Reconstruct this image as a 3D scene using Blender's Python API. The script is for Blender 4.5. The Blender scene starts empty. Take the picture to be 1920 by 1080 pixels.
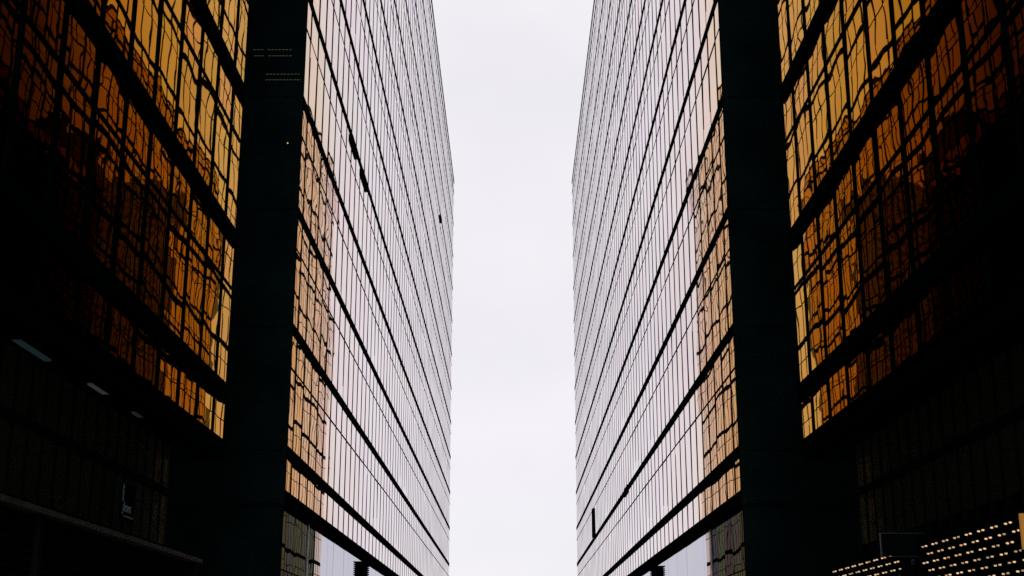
import bpy, math, random
from mathutils import Vector
random.seed(7)
S = bpy.context.scene
R = math.radians

# ------------------------------------------------------------------ camera
F = 2480.0                      # focal length in photo pixels (1920 wide)
PITCH = math.atan(700 / F)
cam = bpy.data.cameras.new('camera')
cam.sensor_width = 36.0
cam.lens = F / 1920 * 36.0
cam.clip_start = 0.05
cam.clip_end = 6000
co = bpy.data.objects.new('camera', cam)
S.collection.objects.link(co)
co.location = (0, 0, 1.6)
co.rotation_euler = (R(90) + PITCH, 0, 0.0008)
S.camera = co

# ------------------------------------------------------------------ world: flat white overcast
SUN_EL, SUN_ROT = R(62), R(180)
w = bpy.data.worlds.new('World')
S.world = w
w.use_nodes = True
nt = w.node_tree
nt.nodes.clear()
N = nt.nodes.new
out = N('ShaderNodeOutputWorld')
add = N('ShaderNodeAddShader')
b1 = N('ShaderNodeBackground'); b2 = N('ShaderNodeBackground')
sky = N('ShaderNodeTexSky'); sky.sky_type = 'NISHITA'; sky.sun_disc = False; sky.air_density = 0.7; sky.dust_density = 0.0
sky.sun_elevation = SUN_EL; sky.sun_rotation = SUN_ROT
b1.inputs['Strength'].default_value = 0.05
tc = N('ShaderNodeTexCoord'); mp = N('ShaderNodeMapping')
mp.inputs['Scale'].default_value = (1.0, 1.0, 2.0)
noi = N('ShaderNodeTexNoise'); noi.inputs['Scale'].default_value = 4.0
noi.inputs['Detail'].default_value = 5.0; noi.inputs['Roughness'].default_value = 0.55
# the cloud sheet is thickest overhead and lets the clear-sky glow through towards the horizon
rmp = N('ShaderNodeValToRGB'); el = rmp.color_ramp.elements
for i_, (z_, c_) in enumerate([(0.0,(.56,.44,.42)), (.047,(.62,.51,.49)), (.073,(.665,.56,.52)), (.105,(.708,.613,.558)), (.135,(.737,.646,.591)),
                 (.18,(.765,.687,.635)), (.26,(.794,.73,.689)), (.33,(.81,.757,.727)), (.41,(.82,.773,.755)), (.6,(.83,.79,.78))]):
    e_ = el[i_] if i_ < 2 else el.new(z_)
    e_.position = z_; e_.color = (*c_, 1)
L = nt.links.new
sep = N('ShaderNodeSeparateXYZ'); L(tc.outputs['Generated'], sep.inputs[0]); L(sep.outputs['Z'], rmp.inputs['Fac'])
L(tc.outputs['Generated'], mp.inputs['Vector']); L(mp.outputs['Vector'], noi.inputs['Vector'])
nm = N('ShaderNodeMapRange'); nm.inputs['From Min'].default_value = 0.3; nm.inputs['From Max'].default_value = 0.7
nm.inputs['To Min'].default_value = 0.965; nm.inputs['To Max'].default_value = 1.06
L(noi.outputs['Fac'], nm.inputs['Value'])
vmx = N('ShaderNodeVectorMath'); vmx.operation = 'SCALE'; L(rmp.outputs['Color'], vmx.inputs[0]); L(nm.outputs['Result'], vmx.inputs['Scale'])
L(vmx.outputs[0], b2.inputs['Color'])
L(sky.outputs['Color'], b1.inputs['Color'])
L(b1.outputs[0], add.inputs[0]); L(b2.outputs[0], add.inputs[1]); L(add.outputs[0], out.inputs['Surface'])

sun = bpy.data.lights.new('sun', 'SUN')
sun.energy = 0.6; sun.angle = R(14); sun.color = (1.0, 0.96, 0.9)
so = bpy.data.objects.new('sun', sun)
S.collection.objects.link(so)
so.location = (0, -40, 120)
so.rotation_euler = (R(28), 0, 0)      # light comes from behind the camera, 62 degrees high

vs = S.view_settings
vs.view_transform = 'Standard'; vs.look = 'None'; vs.exposure = 0.0; vs.gamma = 1.0
vs.use_curve_mapping = False
cy = S.cycles
cy.max_bounces = 12; cy.glossy_bounces = 10; cy.diffuse_bounces = 2
cy.transmission_bounces = 2; cy.volume_bounces = 0
cy.use_denoising = False
cy.caustics_reflective = False
cy.sample_clamp_indirect = 4.0
cy.blur_glossy = 0.0
cy.filter_width = 1.5

# ------------------------------------------------------------------ helpers
class MB:
    """collects boxes, cylinders and quads; build() links them as ONE mesh object"""
    def __init__(s):
        s.v, s.f, s.seed = [], [], []
    def box(s, x0, x1, y0, y1, z0, z1, seed=0.0, tilt=None):
        b = len(s.v)
        x0, x1 = min(x0, x1), max(x0, x1)
        P = [(x0,y0,z0),(x1,y0,z0),(x1,y1,z0),(x0,y1,z0),(x0,y0,z1),(x1,y0,z1),(x1,y1,z1),(x0,y1,z1)]
        if tilt:
            ty, tz = tilt
            yc, zc = (y0+y1)/2, (z0+z1)/2
            P = [(x + (y-yc)*ty + (z-zc)*tz, y, z) for x, y, z in P]
        s.v += P
        for q in ((0,3,2,1),(4,5,6,7),(0,1,5,4),(1,2,6,5),(2,3,7,6),(3,0,4,7)):
            s.f.append([b+i for i in q]); s.seed.append(seed)
        return s
    def cyl(s, a, b, r, n=10, r2=None):
        a, b = Vector(a), Vector(b)
        r2 = r if r2 is None else r2
        d = (b-a).normalized()
        u = d.orthogonal().normalized(); v = d.cross(u)
        k = len(s.v)
        for p, rr in ((a, r), (b, r2)):
            for i in range(n):
                t = 2*math.pi*i/n
                s.v.append(tuple(p + u*math.cos(t)*rr + v*math.sin(t)*rr))
        for i in range(n):
            j = (i+1) % n
            s.f.append([k+i, k+j, k+n+j, k+n+i]); s.seed.append(0)
        s.f.append([k+i for i in reversed(range(n))]); s.f.append([k+n+i for i in range(n)])
        s.seed += [0, 0]
        return s
    def ball(s, c, r, n=8, m=6):
        k = len(s.v)
        s.v.append((c[0], c[1], c[2]+r))
        for i in range(1, m):
            a = math.pi*i/m
            for j in range(n):
                t = 2*math.pi*j/n
                s.v.append((c[0]+r*math.sin(a)*math.cos(t), c[1]+r*math.sin(a)*math.sin(t), c[2]+r*math.cos(a)))
        s.v.append((c[0], c[1], c[2]-r))
        e = len(s.v)-1
        for j in range(n):
            jj = (j+1) % n
            s.f.append([k, k+1+j, k+1+jj]); s.seed.append(0)
            for i in range(m-2):
                a = k+1+i*n
                s.f.append([a+j, a+n+j, a+n+jj, a+jj]); s.seed.append(0)
            a = k+1+(m-2)*n
            s.f.append([a+j, e, a+jj]); s.seed.append(0)
        return s
    def build(s, name, m, parent=None, loc=None):
        me = bpy.data.meshes.new(name)
        o0 = Vector(loc) if loc else Vector((0,0,0))
        me.from_pydata([tuple(Vector(p)-o0) for p in s.v], [], s.f)
        me.materials.append(m)
        at = me.attributes.new('pane_seed', 'FLOAT', 'FACE')
        at.data.foreach_set('value', s.seed)
        me.update()
        o = bpy.data.objects.new(name, me)
        S.collection.objects.link(o)
        if parent:
            o.parent = parent
            o.location = o0 - parent.location
        else:
            o.location = o0
        return o

def tag(o, label=None, cat=None, group=None, kind=None):
    if label: o['label'] = label
    if cat: o['category'] = cat
    if group: o['group'] = group
    if kind: o['kind'] = kind
    return o
def thing(name, label, cat, loc, group=None):
    o = bpy.data.objects.new(name, None)
    o.empty_display_size = 0.5
    S.collection.objects.link(o)
    o.location = loc
    return tag(o, label, cat, group)

def project(p):
    """point -> photo pixel"""
    s, c = math.sin(PITCH), math.cos(PITCH)
    h = p[2]-1.6
    d = p[1]*c + h*s
    if d < 0.1: return None
    return (962 + F*p[0]/d, 540 - F*(-p[1]*s + h*c)/d)

# ------------------------------------------------------------------ materials
def principled(name, col, rough=0.6, spec=0.3, metal=0.0, var=0.0, scale=3.0, bump=0.0, emit=None, es=0.0):
    m = bpy.data.materials.new(name); m.use_nodes = True
    t = m.node_tree; p = t.nodes['Principled BSDF']
    p.inputs['Base Color'].default_value = (*col, 1)
    p.inputs['Roughness'].default_value = rough
    p.inputs['Specular IOR Level'].default_value = spec
    p.inputs['Metallic'].default_value = metal
    if var or bump:
        c = t.nodes.new('ShaderNodeTexCoord'); n = t.nodes.new('ShaderNodeTexNoise')
        n.inputs['Scale'].default_value = scale; n.inputs['Detail'].default_value = 6
        t.links.new(c.outputs['Object'], n.inputs['Vector'])
        if var:
            r = t.nodes.new('ShaderNodeValToRGB')
            r.color_ramp.elements[0].position = 0.3; r.color_ramp.elements[1].position = 0.7
            r.color_ramp.elements[0].color = (*[x*(1-var) for x in col], 1)
            r.color_ramp.elements[1].color = (*[min(1, x*(1+var)) for x in col], 1)
            t.links.new(n.outputs['Fac'], r.inputs['Fac']); t.links.new(r.outputs['Color'], p.inputs['Base Color'])
        if bump:
            b = t.nodes.new('ShaderNodeBump'); b.inputs['Strength'].default_value = bump; b.inputs['Distance'].default_value = 0.02
            t.links.new(n.outputs['Fac'], b.inputs['Height']); t.links.new(b.outputs['Normal'], p.inputs['Normal'])
    if emit:
        p.inputs['Emission Color'].default_value = (*emit, 1)
        p.inputs['Emission Strength'].default_value = es
    return m

def mirror_glass(name, stops, amp_y, amp_z, fy, fz, cmax, per_pane=0.05, diffuse=None):
    """coated reflective glazing: reflectance set by the angle of incidence (thin metal film),
    each pane slightly bowed so that what it reflects wobbles"""
    m = bpy.data.materials.new(name); m.use_nodes = True
    t = m.node_tree; t.nodes.clear()
    nn = t.nodes.new; lk = t.links.new
    o = nn('ShaderNodeOutputMaterial'); g = nn('ShaderNodeBsdfGlossy')
    g.distribution = 'GGX'; g.inputs['Roughness'].default_value = 0.008
    geo = nn('ShaderNodeNewGeometry')
    dot = nn('ShaderNodeVectorMath'); dot.operation = 'DOT_PRODUCT'
    lk(geo.outputs['Incoming'], dot.inputs[0]); lk(geo.outputs['True Normal'], dot.inputs[1])
    ab = nn('ShaderNodeMath'); ab.operation = 'ABSOLUTE'; lk(dot.outputs['Value'], ab.inputs[0])
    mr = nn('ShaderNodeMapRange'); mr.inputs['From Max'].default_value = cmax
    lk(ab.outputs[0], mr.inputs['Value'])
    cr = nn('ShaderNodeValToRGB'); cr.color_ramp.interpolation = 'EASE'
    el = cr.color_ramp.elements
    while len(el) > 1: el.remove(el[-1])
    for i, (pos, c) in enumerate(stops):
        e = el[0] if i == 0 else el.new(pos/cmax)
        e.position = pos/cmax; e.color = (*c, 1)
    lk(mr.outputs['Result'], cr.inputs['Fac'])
    # wobble
    at = nn('ShaderNodeAttribute'); at.attribute_name = 'pane_seed'
    mul = nn('ShaderNodeMath'); mul.operation = 'MULTIPLY'; mul.inputs[1].default_value = 61.0
    lk(at.outputs['Fac'], mul.inputs[0])
    vm = nn('ShaderNodeVectorMath'); vm.operation = 'MULTIPLY'; vm.inputs[1].default_value = (0.0, fy, fz)
    lk(geo.outputs['Position'], vm.inputs[0])
    no = nn('ShaderNodeTexNoise'); no.noise_dimensions = '4D'; no.inputs['Scale'].default_value = 1.0
    no.inputs['Detail'].default_value = 1.6; no.inputs['Roughness'].default_value = 0.45
    lk(vm.outputs[0], no.inputs['Vector']); lk(mul.outputs[0], no.inputs['W'])
    sb = nn('ShaderNodeVectorMath'); sb.operation = 'SUBTRACT'; sb.inputs[1].default_value = (0.5, 0.5, 0.5)
    lk(no.outputs['Color'], sb.inputs[0])
    am = nn('ShaderNodeVectorMath'); am.operation = 'MULTIPLY'; am.inputs[1].default_value = (0.0, amp_y, amp_z)
    lk(sb.outputs[0], am.inputs[0])
    an = nn('ShaderNodeVectorMath'); an.operation = 'ADD'; lk(am.outputs[0], an.inputs[0]); lk(geo.outputs['Normal'], an.inputs[1])
    nz = nn('ShaderNodeVectorMath'); nz.operation = 'NORMALIZE'; lk(an.outputs[0], nz.inputs[0])
    lk(nz.outputs[0], g.inputs['Normal'])
    # per-pane coating batch differences
    wn = nn('ShaderNodeTexWhiteNoise'); wn.noise_dimensions = '1D'; lk(mul.outputs[0], wn.inputs['W'])
    m2 = nn('ShaderNodeVectorMath'); m2.operation = 'MULTIPLY_ADD'
    m2.inputs[1].default_value = (-per_pane, -per_pane*1.3, -per_pane*1.2); m2.inputs[2].default_value = (1, 1, 1)
    lk(wn.outputs['Color'], m2.inputs[0])
    sc = nn('ShaderNodeVectorMath'); sc.operation = 'MULTIPLY'
    lk(cr.outputs['Color'], sc.inputs[0]); lk(m2.outputs[0], sc.inputs[1])
    lk(sc.outputs[0], g.inputs['Color']); 
    if diffuse:
        d = nn('ShaderNodeBsdfDiffuse'); d.inputs['Color'].default_value = (*diffuse, 1)
        ad = nn('ShaderNodeAddShader'); lk(g.outputs[0], ad.inputs[0]); lk(d.outputs[0], ad.inputs[1]); lk(ad.outputs[0], o.inputs['Surface'])
    else:
        lk(g.outputs[0], o.inputs['Surface'])
    return m

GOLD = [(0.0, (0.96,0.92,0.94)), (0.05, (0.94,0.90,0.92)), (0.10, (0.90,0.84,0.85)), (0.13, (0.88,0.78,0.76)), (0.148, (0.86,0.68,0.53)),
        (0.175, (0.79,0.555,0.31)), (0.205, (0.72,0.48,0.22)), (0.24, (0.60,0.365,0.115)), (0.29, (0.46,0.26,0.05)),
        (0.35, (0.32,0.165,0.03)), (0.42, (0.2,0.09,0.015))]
AMBER = [(0.0, (0.92,0.90,0.92)), (0.10, (0.92,0.84,0.78)), (0.20, (0.92,0.70,0.37)), (0.285, (0.93,0.60,0.18)), (0.31, (0.56,0.34,0.09)), (0.34, (0.30,0.17,0.045)), (0.40, (0.17,0.09,0.025))]  # near slabs' gold again, dimming of repeated reflections shaped into the reflectance
M = {}
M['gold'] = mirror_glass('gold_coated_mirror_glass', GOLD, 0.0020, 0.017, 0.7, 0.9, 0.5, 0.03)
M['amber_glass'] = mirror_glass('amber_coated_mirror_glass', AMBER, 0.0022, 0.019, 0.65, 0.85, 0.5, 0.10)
M['podium'] = mirror_glass('clear_grey_podium_glass', [(0.0,(0.72,0.74,0.80)), (0.14,(0.60,0.60,0.66)), (0.3,(0.3,0.32,0.32)), (0.5,(0.15,0.16,0.16))], 0.0016, 0.012, 0.5, 0.5, 0.5, 0.03)
M['dark_glass'] = mirror_glass('dark_spandrel_glass', [(0.0,(0.2,0.2,0.2)), (0.14,(0.085,0.10,0.10)), (0.3,(0.04,0.045,0.04)), (0.5,(0.03,0.03,0.03))], 0.004, 0.03, 0.9, 0.9, 0.5, 0.3)  # podium glass with reflectance lowered to imitate a dim reflection
M['shade_glass'] = mirror_glass('smoked_shopfront_glass', [(0.0,(0.06,0.07,0.07)), (0.2,(0.02,0.028,0.04)), (0.5,(0.015,0.02,0.03))], 0.006, 0.03, 1.3, 0.9, 0.5, 0.5, (0.06,0.068,0.04))
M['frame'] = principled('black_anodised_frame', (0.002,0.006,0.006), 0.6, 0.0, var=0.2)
M['frame_edge'] = principled('worn_dark_frame_edge', (0.012,0.016,0.016), 0.5, 0.0, var=0.2)  # edges a little lighter than the black frame
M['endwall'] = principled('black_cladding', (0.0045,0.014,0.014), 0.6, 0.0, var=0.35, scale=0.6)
M['joint'] = principled('dull_panel_joint', (0.020,0.019,0.017), 0.6, 0.0)
M['roof'] = principled('grey_roof_felt', (0.12,0.12,0.12), 0.9, 0.2, var=0.2)
M['black'] = principled('matt_black_metal', (0.003,0.007,0.008), 0.6, 0.0)
M['metal'] = principled('brushed_steel_strip', (0.55,0.56,0.56), 0.35, 0.5, metal=1.0)
M['stone'] = principled('grimy_stone_coping', (0.07,0.068,0.055), 0.8, 0.2, var=0.35, scale=2.5, bump=0.3)
M['louvre'] = principled('dark_louvre', (0.010,0.014,0.012), 0.6, 0.0, var=0.3)
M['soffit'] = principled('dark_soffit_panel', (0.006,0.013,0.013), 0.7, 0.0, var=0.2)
M['asphalt'] = principled('asphalt', (0.05,0.05,0.052), 0.85, 0.3, var=0.3, scale=14, bump=0.5)
M['paving'] = principled('granite_paving', (0.2,0.195,0.185), 0.75, 0.3, var=0.25, scale=5, bump=0.2)
M['ground'] = principled('city_ground', (0.10,0.10,0.095), 0.9, 0.2, var=0.3, scale=0.05)
M['kerb'] = principled('kerb_stone', (0.28,0.27,0.26), 0.8, 0.2, var=0.2)
M['paint'] = principled('road_paint', (0.75,0.75,0.72), 0.6, 0.3, var=0.1)
M['concrete'] = principled('weathered_concrete', (0.22,0.215,0.20), 0.85, 0.2, var=0.15, scale=0.15)
M['darkblock'] = principled('dark_tile_cladding', (0.035,0.035,0.035), 0.6, 0.2, var=0.25, scale=0.2)
M['winstrip'] = principled('dark_window_strip', (0.03,0.035,0.04), 0.15, 0.5)
M['bulb'] = principled('warm_bulb', (0.9,0.7,0.5), 0.4, 0.3, emit=(1.0,0.62,0.33), es=1.0)
for _i, _e in enumerate((0.3, 0.5, 0.75)):
    M['bulb%d' % _i] = principled('warm_bulb', (0.9,0.7,0.5), 0.4, 0.3, emit=(1.0,0.62,0.33), es=_e)
M['amber'] = principled('amber_lit_panel', (0.5,0.3,0.1), 0.4, 0.3, emit=(1.0,0.42,0.05), es=0.22)
M['soffit_lamp_cool'] = principled('cool_soffit_lamp', (0.2,0.25,0.27), 0.5, 0.3, emit=(0.35,0.75,0.85), es=0.016)  # glow stands in for the brightness of pale soffit panels
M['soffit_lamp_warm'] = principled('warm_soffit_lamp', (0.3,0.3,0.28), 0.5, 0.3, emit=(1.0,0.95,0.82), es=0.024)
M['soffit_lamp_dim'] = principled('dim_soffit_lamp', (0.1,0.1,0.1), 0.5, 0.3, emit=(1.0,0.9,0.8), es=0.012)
M['dash'] = principled('dim_strip_light', (0.1,0.1,0.08), 0.5, 0.3, emit=(0.75,0.85,0.45), es=0.05)
M['dot'] = principled('small_amber_lamp', (0.5,0.4,0.2), 0.5, 0.3, emit=(1.0,0.7,0.25), es=0.8)
M['blue_neon'] = principled('faint_blue_letters', (0.05,0.1,0.15), 0.4, 0.3, emit=(0.25,0.55,0.85), es=0.007)
M['green_neon'] = principled('faint_green_stroke', (0.02,0.08,0.06), 0.4, 0.3, emit=(0.1,0.5,0.4), es=0.01)
M['signframe'] = principled('grey_sign_frame', (0.03,0.035,0.035), 0.4, 0.3, emit=(0.7,0.85,0.8), es=0.002)  # faint glow mixed into the grey of frame and camera dome

# ------------------------------------------------------------------ setting: ground, road, pavements
tag(MB().box(-3000,3000,-3000,3000,-0.5,-0.12).build('ground', M['ground']), kind='structure')
tag(MB().box(-4.2,4.2,-60,420,-0.119,-0.100).build('road', M['asphalt']), kind='structure')
for s in (-1, 1):
    tag(MB().box(s*4.35, s*34,-60,170,-0.119,0.0).build('pavement', M['paving']), kind='structure')
    tag(MB().box(s*4.205, s*4.345,-60,170,-0.119,0.012).build('kerb', M['kerb']), kind='structure')
mk = MB()
for k in range(60):
    mk.box(-0.06, 0.06, -50+k*7.5, -47+k*7.5, -0.0995, -0.0955)
tag(mk.build('road_marking', M['paint']), kind='structure')

# ------------------------------------------------------------------ the mirror-glass slabs
W = 7.5                         # half width of the gap
Z0, FH = 8.29, 4.2              # centre of first spandrel, storey height
ZB = 7.0                        # bottom of first glass row
NF = 13
ZTOP = 60.4
SP = 0.22                       # half spandrel height
PITCHY = 1.795

def tower(side, ya, yb, mull, label, group, mw, mp, sp_p, glass_rows_dark=None, glass='gold'):
    """side -1/+1; ya..yb extent along the street; mull = list of mullion positions"""
    X = side*W
    near = glass != 'gold'
    def xs(a): return side*(W + a)          # a>0: into the building, a<0: towards the street
    root = thing('office_tower', label, 'office tower', (side*(W+12), ya, 0), group)
    body = MB().box(xs(0.10), xs(25), ya+0.06, yb-0.06, 6.75, ZTOP-0.5).build('core_wall', M['endwall'], root)
    edges = [ya] + list(mull) + [yb]
    # rows of glass: (z0, z1)
    rows = [(ZB, Z0-SP)]
    for k in range(NF):
        zc = Z0 + FH*k
        top = Z0 + FH*(k+1) - SP if k < NF-1 else ZTOP-0.35
        tz = zc + 2.86
        if k < NF-1:
            rows += [(zc+SP, tz-0.04), (tz+0.03, top)]
        else:
            rows += [(zc+SP, top)]
    panes = []
    for (z0, z1) in rows:
        for a, b in zip(edges[:-1], edges[1:]):
            q = [project((X, a, z0)), project((X, b, z0)), project((X, b, z1)), project((X, a, z1))]
            area = 0
            if all(q):
                cx = sum(p[0] for p in q)/4; cyy = sum(p[1] for p in q)/4
                if -20 < cx < 1940 and -20 < cyy < 1100:
                    area = abs(sum(q[i][0]*q[(i+1)%4][1]-q[(i+1)%4][0]*q[i][1] for i in range(4)))/2
            panes.append((area, a, b, z0, z1))
    panes.sort(key=lambda t: -t[0])
    rest = MB()
    nbig = 0
    for area, a, b, z0, z1 in panes:
        seed = random.random()
        tl = (random.gauss(0, 0.0011), random.gauss(0, 0.0026))
        dark = glass_rows_dark and any(abs((a+b)/2-dy) < 0.9 and z0 < dz < z1 for dy, dz in glass_rows_dark)
        if dark:
            o = MB().box(xs(-0.12), xs(0.04), a+0.05, b-0.05, z0, z1).build('open_window', M['black'], root)
            o['label'] = 'dark open window pane'
            continue
        if nbig < 99 and area > 0:
            MB().box(xs(0.0), xs(0.03), a, b, z0, z1, seed, tl).build('window_pane', M[glass], root)
            nbig += 1
        else:
            rest.box(xs(0.0), xs(0.03), a, b, z0, z1, seed, tl)
    tag(rest.build('window_panes', M[glass], root), kind='stuff')
    for y in mull:
        m = MB()
        m.box(xs(-mp), xs(0.05), y-mw/2, y+mw/2, ZB-0.02, ZTOP-0.3)
        m.build('mullion', M['frame'], root)
    for k in range(NF):
        zc = Z0 + FH*k
        m = MB()
        m.box(xs(-sp_p), xs(0.06), ya-0.01, yb+0.01, zc-SP+(0.06 if near else 0.03), zc+SP)
        m.box(xs(-sp_p*0.45), xs(0.05), ya-0.008, yb+0.008, zc-SP, zc-SP+(0.058 if near else 0.028))
        if near:
            m.box(xs(-sp_p*0.6), xs(0.05), ya-0.006, yb+0.006, zc+SP+0.002, zc+SP+0.05)
        sp = m.build('spandrel', M['frame'], root)
        if near: MB().box(xs(-sp_p-0.012), xs(-sp_p+0.002), ya-0.012, yb+0.012, zc-SP+0.05, zc-SP+0.075).build('drip_edge', M['frame_edge'], sp)
        if k < NF-1:
            MB().box(xs(-mp-0.004), xs(0.04), ya, yb, zc+2.86-0.04, zc+2.86+0.04).build('transom', M['frame'], root)
    # bottom band and soffit of the slab
    m = MB()
    m.box(xs(-sp_p), xs(0.3), ya-0.02, yb+0.02, 6.56, ZB-0.02)
    m.box(xs(-sp_p*1.4), xs(0.28), ya-0.03, yb+0.03, ZB-0.018, ZB+0.03)
    m.build('base_band', M['frame'], root)
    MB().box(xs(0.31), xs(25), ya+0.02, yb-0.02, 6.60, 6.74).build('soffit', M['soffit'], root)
    # top
    m = MB()
    m.box(xs(-0.03), xs(0.3), ya-0.02, yb+0.02, ZTOP-0.34, ZTOP)
    m.box(xs(24.7), xs(25.05), ya-0.02, yb+0.02, ZTOP-0.34, ZTOP)
    m.box(xs(0.31), xs(24.69), ya-0.02, ya+0.28, ZTOP-0.34, ZTOP)
    m.box(xs(0.31), xs(24.69), yb-0.28, yb+0.02, ZTOP-0.34, ZTOP)
    m.build('parapet', M['joint'], root)
    MB().box(xs(0.31), xs(24.69), ya+0.29, yb-0.29, ZTOP-0.49, ZTOP-0.38).build('roof', M['roof'], root)
    return root, xs

Y1, Y2 = 43.43, 158.4
YN0, YN1 = -12.0, 33.9
far_m = []
y = 44.75
while y < Y2-0.8:
    far_m.append(y); y += PITCHY
near_m = []
y = 32.7
while y > YN0+0.5:
    near_m.append(y); y -= PITCHY
near_m.sort()

G = 'gold mirror-glass office towers facing each other across the street'
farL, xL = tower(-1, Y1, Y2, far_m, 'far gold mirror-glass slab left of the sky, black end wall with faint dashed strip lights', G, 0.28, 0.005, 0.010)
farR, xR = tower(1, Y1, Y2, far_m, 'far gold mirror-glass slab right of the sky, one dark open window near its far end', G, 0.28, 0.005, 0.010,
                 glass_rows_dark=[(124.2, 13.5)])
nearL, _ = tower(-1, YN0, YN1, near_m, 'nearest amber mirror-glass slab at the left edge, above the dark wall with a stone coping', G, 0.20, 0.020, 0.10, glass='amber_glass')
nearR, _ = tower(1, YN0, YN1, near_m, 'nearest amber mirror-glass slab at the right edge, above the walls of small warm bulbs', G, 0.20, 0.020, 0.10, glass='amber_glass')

# black end walls that face the camera (joints at every storey)
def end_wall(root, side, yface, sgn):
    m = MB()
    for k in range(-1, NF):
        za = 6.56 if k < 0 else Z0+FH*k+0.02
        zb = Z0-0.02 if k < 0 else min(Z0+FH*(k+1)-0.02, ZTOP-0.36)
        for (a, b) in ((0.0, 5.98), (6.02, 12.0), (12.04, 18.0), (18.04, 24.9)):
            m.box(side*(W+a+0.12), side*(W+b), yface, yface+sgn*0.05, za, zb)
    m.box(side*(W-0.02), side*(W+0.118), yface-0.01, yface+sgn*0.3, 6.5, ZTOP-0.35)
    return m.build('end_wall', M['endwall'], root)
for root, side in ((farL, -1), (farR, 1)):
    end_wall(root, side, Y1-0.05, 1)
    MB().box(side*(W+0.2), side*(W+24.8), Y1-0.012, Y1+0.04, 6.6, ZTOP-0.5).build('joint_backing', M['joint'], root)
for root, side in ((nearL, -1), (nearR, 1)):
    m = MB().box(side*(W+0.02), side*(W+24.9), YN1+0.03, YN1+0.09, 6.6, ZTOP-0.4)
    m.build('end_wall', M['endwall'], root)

# faint dashed strip lights on the left end wall
YD = Y1-0.062
for (py, xa, xb) in ((93, 475, 547), (104.5, 477, 549), (139, 499, 562), (149.5, 498, 564)):
    s_, c_ = math.sin(PITCH), math.cos(PITCH)
    t = (540-py)/F
    zz = 1.6 + YD*(t*c_+s_)/(c_-t*s_)
    dep = YD*c_ + (zz-1.6)*s_
    m = MB(); xx = xa
    while xx < xb:
        if not (py < 110 and 493 < xx < 501):
            a = (xx-962)*dep/F; b = (min(xx+4.6, xb)-962)*dep/F
            m.box(a, b, YD-0.01, YD+0.008, zz-0.008, zz+0.008)
        xx += 6.4 + random.uniform(-0.5, 0.8)
    m.build('strip_light', M['dash'], farL)
MB().ball((-7.92, YD-0.02, 19.13), 0.025).build('indicator_lamp', M['dot'], farL)

# podium storeys under the slabs
for root, side in ((farL, -1), (farR, 1)):
    def px(a): return side*(W+a)
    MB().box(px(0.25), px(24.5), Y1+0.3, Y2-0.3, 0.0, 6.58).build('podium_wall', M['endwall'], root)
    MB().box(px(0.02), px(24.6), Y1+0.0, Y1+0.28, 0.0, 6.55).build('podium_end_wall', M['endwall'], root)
    # podium glass beside the end wall, darkened to stand in for a dim reflection
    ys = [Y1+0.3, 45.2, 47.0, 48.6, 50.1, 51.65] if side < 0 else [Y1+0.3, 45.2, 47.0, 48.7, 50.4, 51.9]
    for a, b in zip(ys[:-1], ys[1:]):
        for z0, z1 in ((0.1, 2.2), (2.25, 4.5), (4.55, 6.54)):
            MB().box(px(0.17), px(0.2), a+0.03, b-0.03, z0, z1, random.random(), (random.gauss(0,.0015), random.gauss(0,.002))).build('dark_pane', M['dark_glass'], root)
    MB().box(px(0.13), px(0.24), 50.03 if side < 0 else 51.92, 50.17 if side < 0 else 52.05, 0.0, 6.55).build('corner_strip', M['metal'], root)
    # clear panes
    a = ys[-1]+0.2
    while a < Y2-0.5:
        b = min(a+PITCHY, Y2-0.3)
        MB().box(px(0.15), px(0.2), a+0.012, b-0.012, 0.05, 6.55, random.random(), (random.gauss(0,.0006), random.gauss(0,.001))).build('podium_pane', M['podium'], root)
        a = b
    MB().box(px(0.205), px(0.245), ys[-1]+0.2, Y2-0.3, 0.02, 6.56).build('pane_backing', M['joint'], root)

for root, side in ((nearL, -1), (nearR, 1)):
    def px(a): return side*(W+a)
    ye = 31.2
    MB().box(px(0.75), px(24.5), YN0+0.1, ye-0.05, 0.0, 6.58).build('podium_wall', M['endwall'], root)
    fr = MB()
    y = ye; ys = [ye]
    while y > 12: y -= 0.72; ys.append(y)
    ys = ys[::-1]
    cnt = 0
    for i, (a, b) in enumerate(zip(ys[:-1], ys[1:])):
        for z0, z1 in ((4.2, 5.32), (5.5, 6.5)):
            MB().box(px(0.6), px(0.64), a+0.03, b-0.03, z0, z1, random.random(), (random.gauss(0,.004), random.gauss(0,.004))).build('podium_pane', M['shade_glass'], root)
        fr.box(px(0.57), px(0.7), a-0.028, a+0.028, 0.0, 6.56)
    fr.box(px(0.55), px(0.72), YN0+0.2, ye, 5.33, 5.49)
    fr.box(px(0.56), px(0.73), YN0+0.2, ye, 6.505, 6.57)
    fr.build('podium_frame', M['louvre'], root)
    MB().box(px(0.54), px(0.74), ye-0.0, ye+0.06, 0.0, 6.58).build('corner_strip', M['frame_edge'], root)

# soffit panels under the left slab, their brightness put in as a glow
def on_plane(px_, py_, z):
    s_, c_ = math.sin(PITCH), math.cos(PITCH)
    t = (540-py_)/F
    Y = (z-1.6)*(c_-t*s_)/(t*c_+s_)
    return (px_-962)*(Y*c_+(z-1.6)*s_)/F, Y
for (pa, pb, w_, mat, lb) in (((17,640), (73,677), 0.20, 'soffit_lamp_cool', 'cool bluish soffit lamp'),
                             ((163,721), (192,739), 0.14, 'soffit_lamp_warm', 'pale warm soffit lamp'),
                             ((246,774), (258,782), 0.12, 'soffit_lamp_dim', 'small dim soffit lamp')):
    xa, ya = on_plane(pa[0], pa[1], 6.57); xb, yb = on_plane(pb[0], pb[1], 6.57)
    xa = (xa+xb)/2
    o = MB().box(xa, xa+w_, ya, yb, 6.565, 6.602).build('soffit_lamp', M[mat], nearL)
    o['label'] = lb

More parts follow.
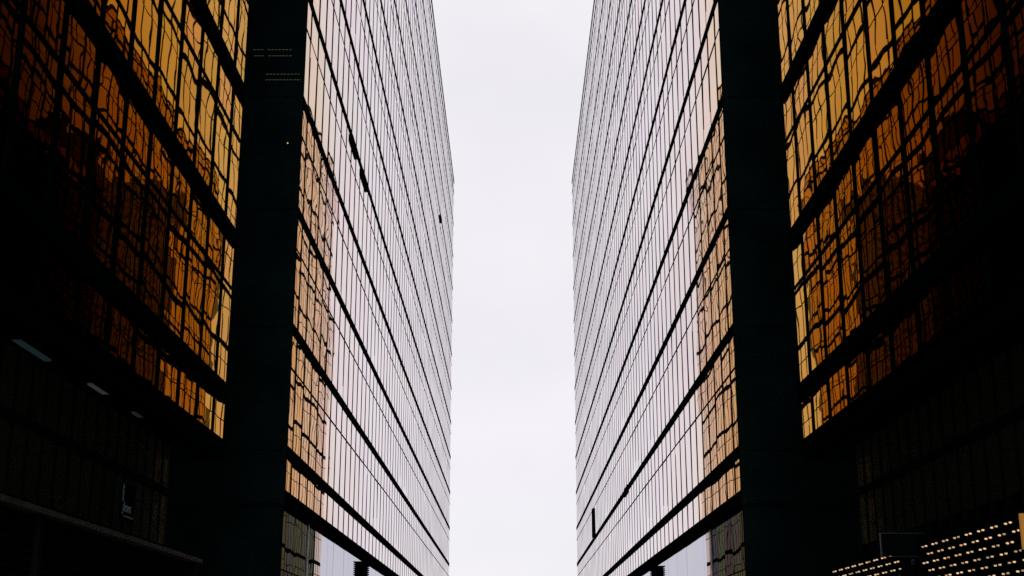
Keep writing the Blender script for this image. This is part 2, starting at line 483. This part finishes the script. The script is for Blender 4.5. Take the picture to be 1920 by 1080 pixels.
# fittings clamped under the spandrels
def fitting(root, side, y0, y1, z0, z1, d=0.16):
    m = MB().box(side*(W-d), side*(W-0.01), y0, y1, z0, z1)
    m.box(side*(W-d*0.7), side*(W-0.012), y0+(y1-y0)*0.2, y1-(y1-y0)*0.15, z0-0.06, z0-0.002)
    m.build('lamp_housing', M['black'], root)
fitting(farL, -1, 56.9, 59.3, 24.72, 25.06, 0.10)
fitting(farL, -1, 61.4, 63.9, 24.72, 25.06, 0.10)
fitting(farL, -1, 128.6, 130.2, 45.3, 45.75, 0.12)
fitting(farR, 1, 86.5, 89.5, 12.22, 12.72, 0.05)

# ------------------------------------------------------------------ finned pylons on the podium glass
def pylon(side, yc, ztop, label):
    X = side*(W+0.15)
    root = thing('finned_pylon', label, 'pylon', (side*(W), yc, 0), 'black finned pylons against the podium glass')
    MB().box(X-side*0.30, X, yc-0.25, yc+0.25, 0.0, ztop-0.06).build('shaft', M['black'], root)
    f = MB(); z = 0.3
    while z < ztop-0.12:
        f.box(X-side*0.37, X-side*0.001, yc-0.30, yc+0.30, z, z+0.045); z += 0.098
    tag(f.build('fins', M['black'], root))
    MB().box(X-side*0.38, X-side*0.001, yc-0.31, yc+0.31, ztop-0.055, ztop).build('cap', M['black'], root)
pylon(-1, 68.0, 6.44, 'black finned pylon standing against the pale podium glass left of the sky gap')
pylon(1, 71.5, 6.46, 'black finned pylon standing against the pale podium glass right of the sky gap')

# ------------------------------------------------------------------ left: dark louvred wall with coping, faint sign
lw = thing('louvred_wall', 'low dark louvred wall topped by a dull stone coping under the left slab', 'wall', (-7.55, 20, 0))
MB().box(-7.72, -7.56, 6, 31.9, 0, 3.82).build('panel', M['louvre'], lw)
lm = MB(); z = 0.3
while z < 3.75:
    for (a, b) in ((6, 13.9), (14.1, 21.0), (21.3, 31.6)):
        lm.box(-7.555, -7.50, a, b, z, z+0.03)
    z += 0.14
lm.build('louvre', M['louvre'], lw)
cp = MB()
for i in range(13):
    cp.box(-7.76, -7.38, 6+i*2.0+0.006, 6+(i+1)*2.0-0.006, 3.84, 3.93+random.uniform(-.004,.004))
cp.box(-7.74, -7.56, 6, 32.05, 3.822, 3.838)
cp.build('coping', M['stone'], lw)
for yy in (21.15, 14.0, 31.75):
    MB().box(-7.55, -7.44, yy-0.1, yy+0.1, 0, 3.835).build('post', M['joint'], lw)

cu = bpy.data.curves.new('lettering', 'FONT')
cu.body = 'Jeans'; cu.size = 0.27; cu.extrude = 0.008; cu.shear = 0.3
to = bpy.data.objects.new('tmp_text', cu); S.collection.objects.link(to)
bpy.context.view_layer.update()
me = bpy.data.meshes.new_from_object(to.evaluated_get(bpy.context.evaluated_depsgraph_get()))
bpy.data.objects.remove(to)
sg = thing('neon_sign', 'tiny faint blue script sign with an underline on the dark left shopfront', 'sign', (-7.62, 26.0, 4.3))
mo = bpy.data.objects.new('lettering', me); S.collection.objects.link(mo)
me.materials.clear(); me.materials.append(M['blue_neon'])
mo.parent = sg; mo.location = (0, 0.0, 0.13); mo.rotation_euler = (R(90), 0, R(90))
MB().box(-7.63, -7.61, 26.1, 26.75, 4.33, 4.35).build('underline', M['blue_neon'], sg)
MB().box(-7.63, -7.61, 25.95, 26.0, 4.62, 4.95).build('stroke', M['green_neon'], sg)
MB().box(-7.66, -7.64, 25.9, 26.9, 4.25, 5.0).build('backing', M['black'], sg)

# ------------------------------------------------------------------ right: walls of small bulbs, amber doorway, blade sign
ROWP = 0.145
def bulb_wall(y0, y1, label, first, nrow, zt=3.60, trims=None):
    root = thing('bulb_wall', label, 'light wall', (7.5, (y0+y1)/2, 0), 'dark walls studded with warm bulbs')
    MB().box(7.46, 7.60, y0, y1, 0.05, zt+0.22).build('panel', M['black'], root)
    b = []
    for r in range(nrow):
        z = zt - r*ROWP
        y = first - (0.3 if r % 2 else 0.0) + 0.6
        while y > y0:
            for yy in (y, y-0.2):
                if y0+0.1 < yy < y1-0.08:
                    p = project((7.43, yy, z))
                    vis = p and 0 < p[0] < 1925 and p[1] < 1084
                    b.append((0 if vis else 1, yy, z))
            y -= 0.6
    b.sort()
    rest = MB()
    for i, (v, yy, z) in enumerate(b):
        if i < 99 and v == 0:
            MB().ball((7.43, yy, z), 0.0135, 8, 6).cyl((7.44, yy, z), (7.47, yy, z), 0.014, 6).build('bulb', M['bulb%d' % random.choice((0,1,1,2,2,2))], root)
        else:
            rest.ball((7.43, yy, z), 0.0135, 8, 6)
    tag(rest.build('bulbs', M['bulb'], root), kind='stuff')
bulb_wall(14.5, 24.65, 'nearer dark wall studded with pairs of warm bulbs, beside the amber panel', 23.81, 14)
bulb_wall(25.75, 31.6, 'farther dark wall studded with pairs of warm bulbs, beyond the dark hanging sign', 31.35, 14)

def unproj(px_, py_, Y):
    s_, c_ = math.sin(PITCH), math.cos(PITCH)
    t = (540-py_)/F
    zz = 1.6 + Y*(t*c_+s_)/(c_-t*s_)
    return ((px_-962)*(Y*c_+(zz-1.6)*s_)/F, zz)
dw = thing('amber_panel', 'narrow glowing amber panel at the right edge beside the bulbs', 'lit panel', (7.3, 19.0, 0))
MB().box(unproj(1916, 1000, 19.3)[0], 7.75, 19.30, 19.36, 3.15, 3.66).build('light_face', M['amber'], dw)
MB().box(unproj(1916, 1000, 19.3)[0]+0.003, 7.76, 19.365, 19.40, 3.12, 3.70).build('backing', M['black'], dw)

xa, zt_ = unproj(1650, 999, 25.0); xb, zb_ = unproj(1737, 1044, 25.0)
bs = thing('hanging_sign', 'blank dark hanging signboard in a thin grey frame between the bulb walls', 'sign', ((xa+xb)/2, 25.0, zb_))
MB().box(xa+0.02, xb-0.02, 25.0, 25.06, zb_+0.02, zt_-0.02).build('board', M['black'], bs)
f = MB()
f.box(xa, xb, 24.985, 25.07, zt_-0.019, zt_); f.box(xa, xb, 24.985, 25.07, zb_, zb_+0.008)
f.box(xa, xa+0.012, 24.986, 25.069, zb_+0.0085, zt_-0.0195); f.box(xb-0.012, xb, 24.986, 25.069, zb_+0.0085, zt_-0.0195)
f.build('sign_frame', M['signframe'], bs)
MB().box(xb+0.001, 7.9, 25.01, 25.05, zt_-0.12, zt_-0.07).build('bracket', M['black'], bs)
cx, cz = unproj(1713, 1054, 25.2)
cc = thing('security_camera', 'small round dark security camera below the hanging sign', 'camera', (cx, 25.2, cz))
MB().ball((cx, 25.2, cz), 0.05, 14, 10).build('dome', M['signframe'], cc)
MB().cyl((cx, 25.2, cz), (7.5, 25.24, cz+0.02), 0.018).build('arm', M['black'], cc)
MB().cyl((cx, 25.12, cz-0.005), (cx, 25.155, cz-0.005), 0.022).build('lens', M['black'], cc)

# ------------------------------------------------------------------ added blocks beyond the street, placed to darken reflections in the mirror glass
def block(x0, x1, y0, y1, h, mat, label, fl=3.4):
    root = thing('tower_block', label, 'tower block', ((x0+x1)/2, y0, 0), 'tower blocks beyond the end of the street')
    MB().box(x0, x1, y0, y1, 0, h).build('wall', mat, root)
    n = min(int(h/fl)-1, 60)
    for k in range(n):
        m = MB()
        z = 4 + k*fl
        xx = x0+1.2
        while xx < x1-2.6:
            m.box(xx, xx+2.0, y0-0.05, y0+0.1, z, z+1.5); xx += 3.3
        m.build('window_row', M['winstrip'], root)
    MB().box(x0-0.2, x1+0.2, y0-0.2, y1+0.2, h+0.002, h+1.0).build('parapet', mat, root)
    MB().box((x0+x1)/2-5, (x0+x1)/2+5, y0+6, y0+16, h+1.005, h+5).build('plant_room', mat, root)
for s in (-1, 1):
    nm = 'left' if s < 0 else 'right'
    a, b = sorted((s*85, s*110))
    block(a, b, 460, 490, 172, M['concrete'], 'grey concrete tower block beyond the street end, nearer the street on the %s' % nm)
    a, b = sorted((s*114, s*200))
    block(a, b, 440, 480, 190, M['darkblock'], 'dark tiled tower block beyond the street end, farther out on the %s' % nm)
